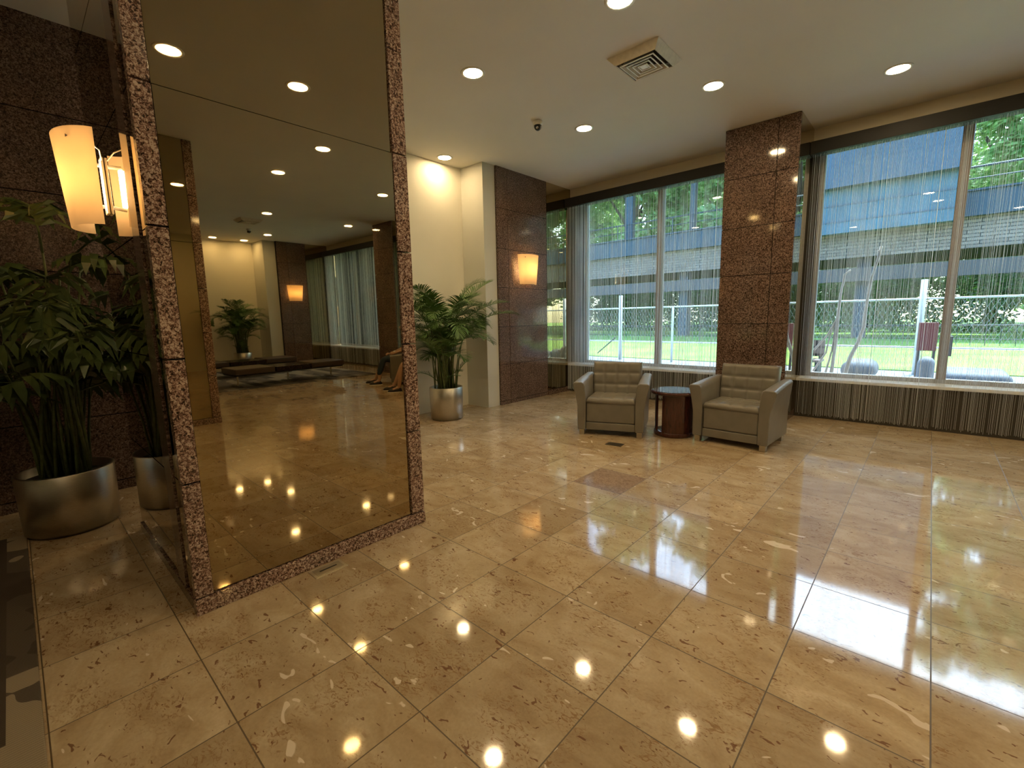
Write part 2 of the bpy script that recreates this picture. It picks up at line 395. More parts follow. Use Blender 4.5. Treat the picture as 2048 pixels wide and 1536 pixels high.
def window(idx, a, b, mulls, la, lb):
    w = struct(empty('window_%d' % idx, ((a+b)/2, YG, .53)))
    L = w.location
    def bx(x0, y0, z0, x1, y1, z1): return B(x0-L.x, y0-L.y, z0-L.z, x1-L.x, y1-L.y, z1-L.z)
    if la > a: bx(a, 7.38, .53, la, 7.50, 3.505).build('jamb_panel', 'dark_wall', w)
    fw = .055
    fr = MB()
    for x0, x1 in ((la, la+fw), (lb-fw, lb)): fr.box(x0-L.x, 7.40-L.y, 0, x1-L.x, 7.50-L.y, 3.50-L.z)
    fr.box(la+fw-L.x, 7.40-L.y, 0, lb-fw-L.x, 7.50-L.y, .05); fr.box(la+fw-L.x, 7.40-L.y, 3.46-L.z, lb-fw-L.x, 7.50-L.y, 3.50-L.z)
    fr.build('window_frame', 'alu', w, bevel=.004)
    xs = [la+fw] + mulls + [lb-fw]
    for m in mulls:
        g = MB().box(m-.045-L.x, 7.38-L.y, .05, m+.045-L.x, 7.51-L.y, 3.46-L.z)
        g.build('mullion', 'alu_warm', w, bevel=.008)
        MB().box(m-.012-L.x, 7.368-L.y, .05, m+.012-L.x, 7.379-L.y, 3.46-L.z).build('mullion_cover', 'alu', w)
    for i in range(len(xs)-1):
        x0 = xs[i] + (.045 if i else 0); x1 = xs[i+1] - (.045 if i < len(xs)-2 else 0)
        bx(x0, 7.447, .58, x1, 7.455, 3.46).build('pane', 'glass', w)
    return w
window(1, -5.06, -2.12, [-3.41], -4.88, -2.13)
window(2, -1.29, 4.65, [.14, 1.57, 3.0], -1.23, 4.60)
window(3, 5.48, 9.52, [6.9, 8.2], 5.54, 9.40)

# ------------------------------------------------------------------ granite columns at the window wall
def granite_column(x0, x1, label):
    r = tag(empty('granite_column', ((x0+x1)/2, 6.9, 0)), label, 'column')
    L = r.location
    def bx(a, b, c, d, e, f): return B(a-L.x, b-L.y, c, d-L.x, e-L.y, f)
    zs = [0]+JW+[CEIL-.001]
    aa = [x0, x0+.58*(x1-x0)+.12, x1]
    m = MB()
    for i in range(len(zs)-1):
        for j in range(2):
            g = .0035
            m.box(aa[j]-L.x+(g if j else 0), 6.44-L.y, zs[i]+(g if i else 0), aa[j+1]-L.x-(0 if j else g), 6.47-L.y, zs[i+1]-g)
    m.build('granite_panel', 'granite', r, bevel=.0015, seg=1)
    bx(x0+.02, 6.468, 0, x1-.02, 7.6, CEIL-.001).build('column_core', 'joint', r)
    for xa, xb in ((x0, x0+.02), (x1-.02, x1)):
        bx(xa, 6.475, .10, xb, 7.446, CEIL-.002).build('mirror_panel', 'mirror', r)
        bx(xa-.001, 6.475, 0, xb+.001, 7.13, .095).build('granite_kerb', 'granite', r)
    return r
granite_column(-2.12, -1.29, 'tall red granite column between the two windows, behind the armchairs')
granite_column(4.65, 5.48, 'dark granite column seen in the mirror behind the seated people')

# ------------------------------------------------------------------ mirror pillars
def mirror_pillar(x0, x1, y0, y1, face, label, tilt=0.0):
    r = tag(empty('mirror_pillar', ((x0+x1)/2, (y0+y1)/2, 0)), label, 'pillar')
    L = r.location
    def bx(a, b, c, d, e, f): return B(min(a, d)-L.x, b-L.y, c, max(a, d)-L.x, e-L.y, f)
    bx(x0+.03, y0+.03, 0, x1-.03, y1-.03, CEIL-.001).build('pillar_core', 'joint', r)
    X = x1 if face > 0 else x0; s = -face
    zs = JZ + [CEIL-.001]
    # face side: frame of granite round the mirror glass
    for ya, yb in ((y0, y0+.075), (y1-.10, y1)):
        m = MB()
        for i in range(len(zs)-1):
            m.box(min(X, X+s*.05)-L.x, ya-L.y, zs[i]+.004, max(X, X+s*.05)-L.x, yb-L.y, zs[i+1]-.004)
        m.build('granite_edge', 'granite_edge', r, bevel=.002, seg=1)
    m = MB().box(min(X-s*.004, X+s*.05)-L.x, y0-.004-L.y, 0, max(X-s*.004, X+s*.05)-L.x, y1+.004-L.y, zs[0]-.004)
    m.build('granite_base', 'granite_edge', r, bevel=.003, seg=1)
    for za, zb in ((zs[0]+.003, 2.427), (2.433, CEIL-.002)):
        cx, cy, cz = X+s*.020-L.x, (y0+y1)/2-.0125-L.y, (za+zb)/2
        hy, hz = (y1-y0)/2-.0915, (zb-za)/2
        o = B(-.008, -hy, -hz, .008, hy, hz).build('mirror_panel', 'mirror', r); o.location = (cx, cy, cz); o.rotation_euler = (0, tilt, 0)
    # both end sides
    for Y, d in ((y0, 1), (y1, -1)):
        ya, yb = sorted((Y+d*.012, Y+d*.028))
        e0, e1 = (x0, X-.052) if face > 0 else (X+.052, x1)
        # granite strip between the two mirror panels, near the front corner
        g0, g1 = (X-.37, X-.215) if face > 0 else (X+.215, X+.37)
        for xa, xb in ((e0, g0-.002), (g1+.002, e1)):
            for za, zb in ((.06, .662), (.668, 1.252), (1.258, 1.837), (1.843, 2.427), (2.433, 3.017), (3.023, CEIL-.002)):
                bx(xa, ya, za, xb, yb, zb).build('end_mirror_panel', 'mirror', r)
        yc, yd = sorted((Y+d*.005, Y+d*.03))
        bx(g0, yc, .06, g1, yd, CEIL-.002).build('granite_strip', 'granite', r)
        bx(e0, min(Y+d*.002, Y+d*.03), 0, e1, max(Y+d*.002, Y+d*.03), .056).build('granite_kerb', 'granite', r)
    bk = MB().box(min(x0, x0+.02)-L.x if face > 0 else x1-.02-L.x, y0+.03-L.y, .0, (x0+.02 if face > 0 else x1)-L.x, y1-.03-L.y, CEIL-.002)
    bk.build('granite_back', 'granite', r)
    return r
PX = -2.524
mirror_pillar(-3.96, PX, .455, 1.817, 1, 'large mirror-faced pillar with speckled granite edges, in the left foreground', tilt=.0044)
mirror_pillar(2.16, 3.60, .455, 1.862, -1, 'matching mirror pillar standing opposite, seen only as a reflection')

# ------------------------------------------------------------------ ceiling fittings
def downlight_proto():
    r = empty('downlight')
    MB().lathe([(.088, -.004), (.094, -.007), (.112, -.005), (.115, 0), (.088, 0), (.088, -.004)], 40).build('trim_ring', 'trim_white', r, smooth=True)
    MB().lathe([(.0005, -.0015), (.087, -.0015), (.087, -.0045), (.0005, -.0045)], 40).build('lamp_lens', 'lamp', r)
    return r
LIGHTS = [
 (-1.878, 3.31, 'downlight cut by the top edge of the picture, above the vent'),
 (-3.381, 3.237, 'downlight in the ceiling just right of the mirror pillar'),
 (-1.83, 5.12, 'downlight between the vent and the granite column'),
 (-.43, 6.06, 'downlight nearest the large right-hand window'),
 (-3.35, 5.07, 'downlight beside the dome camera'),
 (-5.34, 4.50, 'downlight washing the cream wall above the palm'),
 (-.09, 1.20, 'downlight at the upper left in the big mirror'),
 (-.24, 2.22, 'downlight at the upper middle in the big mirror'),
 (1.25, 3.17, 'downlight just below the horizontal seam of the big mirror'),
 (2.72, 3.15, 'downlight in the mirror, left of the middle one, above the reflected vent'),
 (2.78, 5.05, 'downlight in the mirror closest to its right edge'),
 (4.3, 2.2, 'downlight seen twice reflected in the far mirror pillar'),
 (5.85, 4.10, 'downlight in the mirror straight above the reflected vent'),
 (5.95, 6.05, 'downlight in the mirror nearest the reflected column'),
 (8.6, 5.1, 'downlight in the mirror over the far end of the cream wall'),
 (10.0, 4.15, 'left one of two downlights washing the reflected cream wall'),
 (10.0, 4.95, 'right one of two downlights washing the reflected cream wall'),
 (-4.86, 2.19, 'downlight hidden behind the pillar, glinting in the floor'),
 (1.3, -1.2, 'unseen downlight added behind the viewer for more light, right side'),  # this and the next are unseen, added to help light the room
 (-1.8, -1.2, 'unseen downlight added behind the viewer for more light, left side'),
 (1.3, 5.1, 'downlight in the ceiling beyond the right picture edge'),
]
dp = downlight_proto(); first = True; soft_me = None
for x, y, lab in LIGHTS:
    o = dp if first else copy_tree(dp); first = False
    o.location = (x, y, CEIL); tag(o, lab, 'ceiling light', 'recessed ceiling downlights')
    if x < -5.2 or x > 9.5:
        for ch in list(o.children):
            if ch.name.startswith('lamp_lens'):
                if soft_me is None: soft_me = ch.data.copy(); soft_me.materials.clear(); soft_me.materials.append(M['lamp_soft'])
                ch.data = soft_me
# ceiling diffuser
def vent(loc, label):
    r = tag(empty('air_vent', loc), label, 'air vent', 'square ceiling air vents')
    m = MB()
    def sq(h0, z0, h1, z1, mm, mi=0):
        a = [(-h0,-h0,z0),(h0,-h0,z0),(h0,h0,z0),(-h0,h0,z0)]; b = [(-h1,-h1,z1),(h1,-h1,z1),(h1,h1,z1),(-h1,h1,z1)]
        mm.add(a+b, [(0,1,5,4),(1,2,6,5),(2,3,7,6),(3,0,4,7)], mi)
    sq(.245, -.002, .19, -.06, m); sq(.19, -.06, .182, -.056, m); sq(.182, -.056, .235, -.003, m)
    m.build('vent_skirt', 'vent_metal', r)
    B(-.18, -.18, -.012, .18, .18, -.004).build('vent_throat', 'vent_dark', r)
    for h in (.158, .118, .08, .043):
        c = MB(); sq(h, -.066, h-.026, -.03, c); sq(h-.026, -.03, h-.03, -.03, c); sq(h-.03, -.03, h-.005, -.066, c)
        cc = c.build('vent_cone', 'vent_metal', r)
        e = MB(); sq(h+.002, -.063, h+.002, -.069, e); sq(h+.002, -.069, h-.006, -.069, e); sq(h-.006, -.069, h-.006, -.063, e); e.build('cone_rim', 'vent_line', cc)
    B(-.03, -.03, -.066, .03, .03, -.06).build('centre_plate', 'vent_line', r)
    return r
vent((-2.11, 4.17, CEIL), 'square white ceiling air vent with nested louvres, above the armchairs')
vent((6.85, 4.05, CEIL), 'square ceiling air vent seen in the mirror beside its dome camera')
def dome_camera(loc, label, rz):
    r = tag(empty('dome_camera', loc, rz), label, 'security camera', 'ceiling dome cameras')
    MB().lathe([(.0005, 0), (.055, 0), (.058, -.01), (.055, -.035), (.045, -.045), (.0005, -.045)], 32).build('camera_mount', 'trim_white', r, smooth=True)
    m = MB(); m.ball((0, 0, -.05), (.046, .046, .052)); m.build('camera_dome', 'dark_metal', r, smooth=True)
    MB().tube([(.0, -.02, -.07), (.0, -.05, -.085)], .014, 12).build('camera_lens', 'chrome', r, smooth=True)
dome_camera((-3.63, 4.51, CEIL), 'small dark dome camera hanging from the ceiling left of the vent', R(30))
dome_camera((8.05, 4.45, CEIL), 'small dome camera seen in the mirror under the reflected vent', R(30))

# ------------------------------------------------------------------ wall sconces
def sconce(loc, rz, label, power=9, group='frosted glass wall sconces'):
    r = tag(empty('wall_sconce', loc, rz), label, 'wall lamp', group)      # mounted on wall at local y=0, sticks out to -y
    n = 24; m = MB(); vs = []; fs = []
    Ht, Wt, Wb, D = .47, .245, .195, .165
    inner = []
    for j, z in enumerate([0, .5, 1]):
        for th in (0, 1):
            for k in range(n+1):
                a = math.pi*(.04 + .92*k/n); w = (Wb+(Wt-Wb)*z) - th*.007; d = (D*(.82+.18*z)) - th*.007
                vs.append((-w*math.cos(a), -.035 - d*math.sin(a), (z-.5)*Ht))
    row = n+1
    for j in range(2):
        for k in range(n):
            o0, o1 = (2*j)*row+k, (2*j+2)*row+k; i0, i1 = (2*j+1)*row+k, (2*j+3)*row+k
            fs += [(o0, o0+1, o1+1, o1), (i0+1, i0, i1, i1+1)]
    for j in (0, 2):
        for k in range(n):
            o0 = 2*j*row+k; i0 = (2*j+1)*row+k; fs.append((o0, i0, i0+1, o0+1))
    m.add(vs, fs); m.build('lamp_shade', 'shade', r, smooth=True)
    bp = B(-.035, -.014, -.15, .035, -.002, .15).build('back_plate', 'trim_white', r, bevel=.003)
    for s in (-1, 1):
        MB().tube([(s*.05, -.012, .13), (s*.16, -.03, .15), (s*.2, -.07, .17)], .003, 8).build('shade_arm', 'trim_white', r)
        MB().tube([(s*.16, -.13, .19), (s*.165, -.155, .19)], .008, 10).build('shade_screw', 'chrome', r)
    MB().tube([(0, -.075, -.10), (0, -.075, .10)], .014, 12).build('lamp_tube', 'bulb', r, smooth=True)
    MB().tube([(0, -.02, -.11), (0, -.075, -.115), (0, -.075, -.10)], .010, 10).build('lamp_holder', 'trim_white', r, smooth=True)
    MB().tube([(0, -.02, .11), (0, -.075, .115), (0, -.075, .10)], .010, 10).build('lamp_holder', 'trim_white', r, smooth=True)
    return r
sconce((-3.49, .467, 2.185), 0, 'large glowing wall sconce on the end of the mirror pillar, above the big planter')
sconce((XW, 5.90, 2.185), R(90), 'glowing square wall sconce on the granite wall left of the windows')
sconce((XO, 6.08, 2.185), R(-90), 'glowing wall sconce seen reflected in the big mirror')

# ------------------------------------------------------------------ armchairs
def cushion(w, h, t, cu, cv, N=9, dep=.016, round_=.03, z0=0):
    """tufted slab: x across, z up, front to -y; back at y=0"""
    m = MB(); nu, nv = cu*N, cv*N; vs = []
    for j in range(nv+1):
        for i in range(nu+1):
            x = -w/2 + w*i/nu; z = h*j/nv
            fu = abs(((i/N) % 1)-.5)*2; fv = abs(((j/N) % 1)-.5)*2
            g = max(math.exp(-((1-fu)*3.2)**1.3*1.6), math.exp(-((1-fv)*3.2)**1.3*1.6)) if True else 0
            e = min(i, nu-i)/nu*w; e2 = min(j, nv-j)/nv*h
            def rr(e): 
                q = min(e/round_, 1); return math.sqrt(max(0, 1-(1-q)**2))
            y = -(t-round_) - round_*rr(e)*rr(e2) + dep*g
            vs.append((x, y, z+z0))
    fs = [(j*(nu+1)+i, j*(nu+1)+i+1, (j+1)*(nu+1)+i+1, (j+1)*(nu+1)+i) for j in range(nv) for i in range(nu)]
    m.add(vs, fs)
    b = [(-w/2, 0, z0), (w/2, 0, z0), (w/2, 0, z0+h), (-w/2, 0, z0+h)]
    o = len(m.v); m.v += b
    per = [(i) for i in range(nu+1)] ; top = [nv*(nu+1)+i for i in range(nu+1)]
    lf = [j*(nu+1) for j in range(nv+1)]; rt = [j*(nu+1)+nu for j in range(nv+1)]
    m.f += [tuple([o, o+1]+per[::-1]), tuple([o+2, o+3]+top), tuple([o+3, o]+lf), tuple([o+1, o+2]+rt[::-1]), (o+1, o, o+3, o+2)]; m.mi += [0]*5
    return m
def armchair():
    r = empty('armchair')
    W, D = .80, .76
    # seat block
    m = MB().box(-.285, -.66, .155, .285, -.06, .40); m.build('seat', 'leather', r, bevel=.018, seg=3)
    c = cushion(.57, .52, .065, 4, 4, dep=.010, round_=.028)
    o = c.build('seat_cushion', 'leather', r, smooth=True); o.rotation_euler = (R(-90), 0, 0); o.location = (0, -.665, .385)
    B(-.285, -.668, .065, .285, -.10, .153).build('front_rail', 'leather', r, bevel=.008)
    # backrest
    c = cushion(.60, .43, .13, 4, 3, dep=.016, round_=.03)
    o = c.build('backrest', 'leather', r, smooth=True); o.rotation_euler = (R(-11), 0, 0); o.location = (0, -.085, .39)
    B(-.30, -.10, .065, .30, -.01, .66).build('back_panel', 'leather', r, bevel=.015, seg=3)
    for s in (-1, 1):
        # arm: leans outwards towards the top, top edge dips to the front
        m = MB(); ys = [-.69, -.45, -.2, -.0]; vs = []
        for y, zt, fl in zip(ys, (.635, .655, .672, .68), (.055, .045, .035, .03)):
            prof = [(.288, .065), (.385, .065), (.388, .34), (.385+fl*.55, .50), (.385+fl, zt-.045), (.385+fl+.004, zt-.018), (.385+fl-.014, zt), (.335, zt+.004), (.312, zt-.012), (.300, zt-.05), (.288, .45)]
            vs += [(s*x, y, z) for x, z in prof]
        n = len(prof); fs = [(i*n+k, i*n+(k+1) % n, (i+1)*n+(k+1) % n, (i+1)*n+k) for i in range(3) for k in range(n)]
        fs += [tuple(range(n))[::-1], tuple(3*n+k for k in range(n))]
        if s > 0: fs = [f[::-1] for f in fs]
        m.add(vs, fs); m.build('armrest', 'leather', r, bevel=.012, seg=3)
        for y in (-.64, -.08):
            B(s*.335-.03, y-.03, 0, s*.335+.03, y+.03, .066).build('leg', 'steel', r, bevel=.002)
    return r
AC = armchair()
def place_chair(o, c, rz, label, group=None):
    o.location = (c[0], c[1], 0); o.rotation_euler = (0, 0, rz); tag(o, label, 'armchair', group or 'taupe leather armchairs')
# origin of the chair is the middle of its back; front feet sit .67 ahead
def from_front(l, r_):
    l, r_ = Vector(l), Vector(r_); mid = (l+r_)/2; d = (r_-l).normalized(); back = Vector((-d.y, d.x)); c = mid + back*.68
    return (c.x, c.y), math.atan2(d.y, d.x)
c1, a1 = from_front((-3.067, 4.479), (-2.317, 4.773)); place_chair(AC, c1, a1, 'taupe leather tufted armchair left of the little round table')
c2, a2 = from_front((-1.883, 5.058), (-1.122, 5.025)); place_chair(copy_tree(AC), c2, a2, 'taupe leather tufted armchair right of the little round table, by the granite column')
place_chair(copy_tree(AC), (3.13, 6.05), R(31), 'grey armchair seen in the mirror holding a person in navy trousers')
place_chair(copy_tree(AC), (1.98, 5.78), R(31), 'grey armchair at the right edge of the mirror holding a bare-legged person')

# ------------------------------------------------------------------ round side table
r = tag(empty('side_table', (-2.16, 5.19, 0)), 'small round mahogany side table between the two armchairs', 'side table')
MB().lathe([(.0005, .485), (.235, .485), (.262, .495), (.27, .505), (.27, .522), (.262, .53), (.0005, .53)], 64).build('tabletop', 'wood', r, smooth=True)
MB().lathe([(.0005, .531), (.250, .531), (.250, .534), (.0005, .534)], 64).build('glass_inset', simple('dark_glossy_glass', (.03, .03, .028), .03, 0, .05, 20, 0, 1.0), r)
MB().lathe([(.0005, 0), (.22, 0), (.225, .01), (.225, .045), (.22, .052), (.0005, .052)], 48).build('base', 'wood', r, smooth=True)
def arcpanel(a0, a1, ro, th, z0, z1):
    m = MB(); n = 20
    m.lathe([(ro, z0), (ro, z1), (ro-th, z1), (ro-th, z0), (ro, z0)], n, a0=R(a0), a1=R(a1))
    k = n+1
    m.f += [(0, k, 2*k, 3*k), (n, 3*k+n, 2*k+n, k+n)]; m.mi += [0, 0]; return m
arcpanel(-105, 20, .215, .02, .05, .487).build('curved_panel', 'wood', r, smooth=False)
arcpanel(195, 228, .215, .02, .05, .487).build('curved_panel', 'wood', r, smooth=False)
arcpanel(70, 120, .215, .02, .05, .487).build('curved_panel', 'wood', r, smooth=False)

# ------------------------------------------------------------------ planters
def frond_mesh(L, droop, npairs, lw, ll, seed, petiole=.3, rise=.75, vee=.35, hang=.0):
    rnd = random.Random(seed); m = MB(); pts = []; n = 18
    ang = rise; x = z = 0; step = L/n
    for i in range(n+1):
        pts.append(Vector((x, 0, z))); a = ang - droop*(i/n)**1.6
        x += step*math.cos(a); z += step*math.sin(a)
    m.tube(pts, [.006*(1-.8*i/n)+.0012 for i in range(n+1)], 5)
    for i in range(npairs):
        t = petiole + (1-petiole)*i/(npairs-1)*.99
        fi = t*n; k = min(int(fi), n-1); p = pts[k].lerp(pts[k+1], fi-k); d = (pts[k+1]-pts[k]).normalized()
        up = Vector((-d.z, 0, d.x)); s_ = math.sin(math.pi*min(1, .18+.85*(i/(npairs-1))))**.6
        for sd in (-1, 1):
            l = ll*s_*rnd.uniform(.85, 1.1)
            fw = .35+.9*(i/(npairs-1)) + rnd.uniform(-.08, .08)
            dirv = (d*math.sin(fw) + Vector((0, sd, 0))*math.cos(fw) + up*vee*rnd.uniform(.5, 1.2)).normalized()
            q0 = p; q1 = p+dirv*l*.35; q2 = p+dirv*l*.7 + Vector((0, 0, -l*(.06+hang*.5))); q3 = p+dirv*l*(1-hang*.3) + Vector((0, 0, -l*(.18+hang)))
            wv = dirv.cross(up); wv = wv.normalized() if wv.length > .01 else d
            w = lw*rnd.uniform(.85, 1.15)
            m.add([q0-wv*w*.25, q0+wv*w*.25, q1-wv*w*.5, q1+wv*w*.5, q2-wv*w*.42, q2+wv*w*.42, q3], [(0,1,3,2), (2,3,5,4), (4,5,6)])
    return m
def palm(name, loc, potR, potH, specs, leafmat, label, cat, fr, group=None, bound=None):
    r = tag(empty(name, loc), label, cat, group)
    MB().lathe([(potR*.86, 0), (potR*.9, .0), (potR*.9, .018), (potR*.97, .02), (potR, potH-.004), (potR-.004, potH), (potR-.02, potH), (potR-.025, potH-.1), (.001, potH-.1)], 64).build('pot', 'steel', r, smooth=False).data.polygons.foreach_set('use_smooth', [True]*512)
    MB().lathe([(.0005, potH-.055), (potR*.5, potH-.05), (potR-.025, potH-.06)], 32).build('soil', 'soil', r)
    rnd = random.Random(fr)
    for i, (az, stem, L, rise, droop, npairs, lw, ll, hang) in enumerate(specs):
        base = Vector((rnd.uniform(-.5, .5)*potR, rnd.uniform(-.5, .5)*potR, potH-.06))
        lean = .16*stem*rnd.uniform(.4, 1.3)
        top = base + Vector((math.cos(az)*lean, math.sin(az)*lean, stem))
        mid = (base+top)/2 + Vector((math.cos(az)*lean*-.12, math.sin(az)*lean*-.12, 0))
        st = MB().tube([base, mid, top], [.011, .009, .006], 7)
        st.build('cane', 'stem', r, smooth=True)
        fm = frond_mesh(L, droop, npairs, lw, ll, i+fr*100, rise=rise, hang=hang)
        
        ca_, sa_ = math.cos(az), math.sin(az)
        if bound:
            nv = []
            for (vx, vy, vz) in fm.v:
                wx, wy = vx*ca_-vy*sa_+top.x, vx*sa_+vy*ca_+top.y
                wx, wy = bound(wx+loc[0], wy+loc[1]); wx -= loc[0]+top.x; wy -= loc[1]+top.y
                nv.append((wx*ca_+wy*sa_, -wx*sa_+wy*ca_, vz))
            fm.v = nv
        f = fm.build('frond', leafmat, r); f.location = top; f.rotation_euler = (0, 0, az)
    return r
rnd = random.Random(3)
specs = []
for i in range(60):
    az = i*2.399 + rnd.uniform(-.3, .3)
    stem = rnd.uniform(.34, .90) if i % 4 else rnd.uniform(.9, 1.08); L = rnd.uniform(.55, .80)
    if math.cos(az) < -.35: L *= .75
    specs.append((az, stem, L, rnd.uniform(.6, 1.35), rnd.uniform(1.2, 2.4), 30, .0145, .25, .02))
# two long fronds reaching towards the sconce, two low shoots
specs += [(R(80), .95, .95, .95, .7, 28, .017, .27, .02), (R(70), .90, .95, .62, .7, 28, .017, .27, .05), (R(62), .85, .9, .55, .9, 26, .016, .27, .08), (R(88), .9, .8, .95, .9, 26, .016, .27, .0), (R(75), .62, .8, .45, 1.3, 26, .016, .26, .05),
          (R(30), .10, .36, .7, 1.0, 14, .013, .15, .0), (R(75), .12, .34, .8, 1.1, 14, .013, .15, .0), (R(55), .16, .34, 1.2, .8, 14, .013, .15, .0), (R(-130), .12, .40, .8, 1.3, 14, .013, .16, .0)]
palmA = palm('potted_palm', (-5.03, 4.10, 0), .235, .46, specs, 'leaf', 'bushy parlour palm in a brushed steel pot against the cream wall', 'potted plant', 1, 'palms in steel pots', bound=lambda x, y: (max(x, (-5.545 if y < 4.93 else -5.07)+.012*math.sin(y*60)), y))
pb = copy_tree(palmA); pb.location = (9.62, 4.5, 0); pb.rotation_euler = (0, 0, R(150)); pb['label'] = 'palm in a pot seen in the mirror behind the dark benches'
specs = []
rnd = random.Random(9)
for i in range(46):
    az = i*2.399 + rnd.uniform(-.3, .3)
    stem = rnd.uniform(.5, 1.55); L = rnd.uniform(.5, .75)
    if math.cos(az) < -.2: L *= .62
    if math.sin(az) > .4: L *= .75
    specs.append((az, stem, L, rnd.uniform(.3, 1.0), rnd.uniform(1.0, 1.8), 9, .050, .34, .38))
palm('potted_palm', (-4.44, .155, 0), .262, .425, specs, 'leaf_dark', 'dark broad-leaved palm in a wide steel planter at the left edge', 'potted plant', 2, bound=lambda x, y: (min(max(x, -5.08), -3.99+.02*math.sin(y*50)), y))

# ------------------------------------------------------------------ floor plates and rugs
r = tag(empty('floor_outlet', (-2.45, 1.075, 0), R(0)), 'brass floor outlet plate in front of the mirror pillar', 'floor outlet')
B(-.055, -.095, 0, .055, .095, .004).build('cover_plate', simple('aged_nickel_plate', (.55, .48, .34), .35, .7), r, bevel=.002)
B(-.038, -.078, .004, .038, .078, .0055).build('cover_lid', simple('aged_nickel_lid', (.42, .36, .25), .4, .7), r, bevel=.001)
B(-.004, -.05, .0055, .004, .05, .007).build('lid_slot', 'dark_metal', r)
r = tag(empty('floor_outlet', (-2.475, 4.365, 0), R(8)), 'dark floor outlet plate in front of the left armchair', 'floor outlet')
B(-.09, -.06, 0, .09, .06, .004).build('cover_plate', simple('dark_brass_plate', (.10, .085, .06), .4, .7), r, bevel=.002)
B(-.07, -.042, .004, .07, .042, .0055).build('cover_lid', simple('dark_brass_lid', (.07, .06, .045), .45, .6), r, bevel=.001)
tag(B(-4.47, -4.5, 0, 1.6, -.085, .012).build('rug', 'rug', bevel=.004), 'dark brown rug with pale stripes at the lower left corner', 'rug')
tag(B(5.15, 1.6, 0, 9.1, 6.15, .012).build('rug', 'rug2', bevel=.004), 'grey patterned rug under the dark benches in the mirror', 'rug')

# ------------------------------------------------------------------ benches (mirror side)
def bench():
    r = empty('bench')
    for k, (y, mat, nm, zz) in enumerate([(-.82, 'bench_seat', 'seat_cushion', .0), (0, 'bench_top', 'table_section', .0), (.82, 'bench_seat', 'seat_cushion', .0)]):
        B(-.36, y-.395, .30, .36, y+.395, .42 if k != 1 else .40).build(nm, mat, r, bevel=.02 if k != 1 else .004, seg=3)
    B(-.30, -1.2, .27, .30, 1.2, .298).build('frame', 'dark_metal', r)
    for y in (-1.05, 0, 1.05):
        l = MB().tube([(0, y, .27), (0, y, .03)], .018, 10).box(-.28, y-.03, .012, .28, y+.03, .032)
        l.build('leg', 'chrome', r)
    return r
b1 = bench(); b1.location = (5.62, 4.15, 0); b1.rotation_euler = (0, 0, R(-4)); tag(b1, 'long low dark bench nearest in the mirror, with chrome legs', 'bench', 'low benches on the grey rug')
b2 = copy_tree(b1); b2.location = (7.6, 3.85, 0); b2['label'] = 'low dark bench behind the first one, in front of the reflected palm'

# ------------------------------------------------------------------ people
def skin_mesh(name, chain, mat, parent, sub=2):
    """chain: list of (idx, pos, rx, ry, parent_idx)"""
    me = bpy.data.meshes.new(name); ids = {c[0]: k for k, c in enumerate(chain)}
    me.from_pydata([c[1] for c in chain], [(ids[c[0]], ids[c[4]]) for c in chain if c[4] is not None], []); me.update()
    o = bpy.data.objects.new(name, me); COL.objects.link(o); o.parent = parent; me.materials.append(M[mat])
    md = o.modifiers.new('skin', 'SKIN'); md.use_smooth_shade = True
    sv = me.skin_vertices[0].data if len(me.skin_vertices) else None
    if sv is None:
        bpy.context.view_layer.update(); 
    sv = me.skin_vertices[0].data
    for k, c in enumerate(chain):
        sv[k].radius = (c[2], c[3]); sv[k].use_root = (k == 0)
    s = o.modifiers.new('sub', 'SUBSURF'); s.levels = sub; s.render_levels = sub
    return o
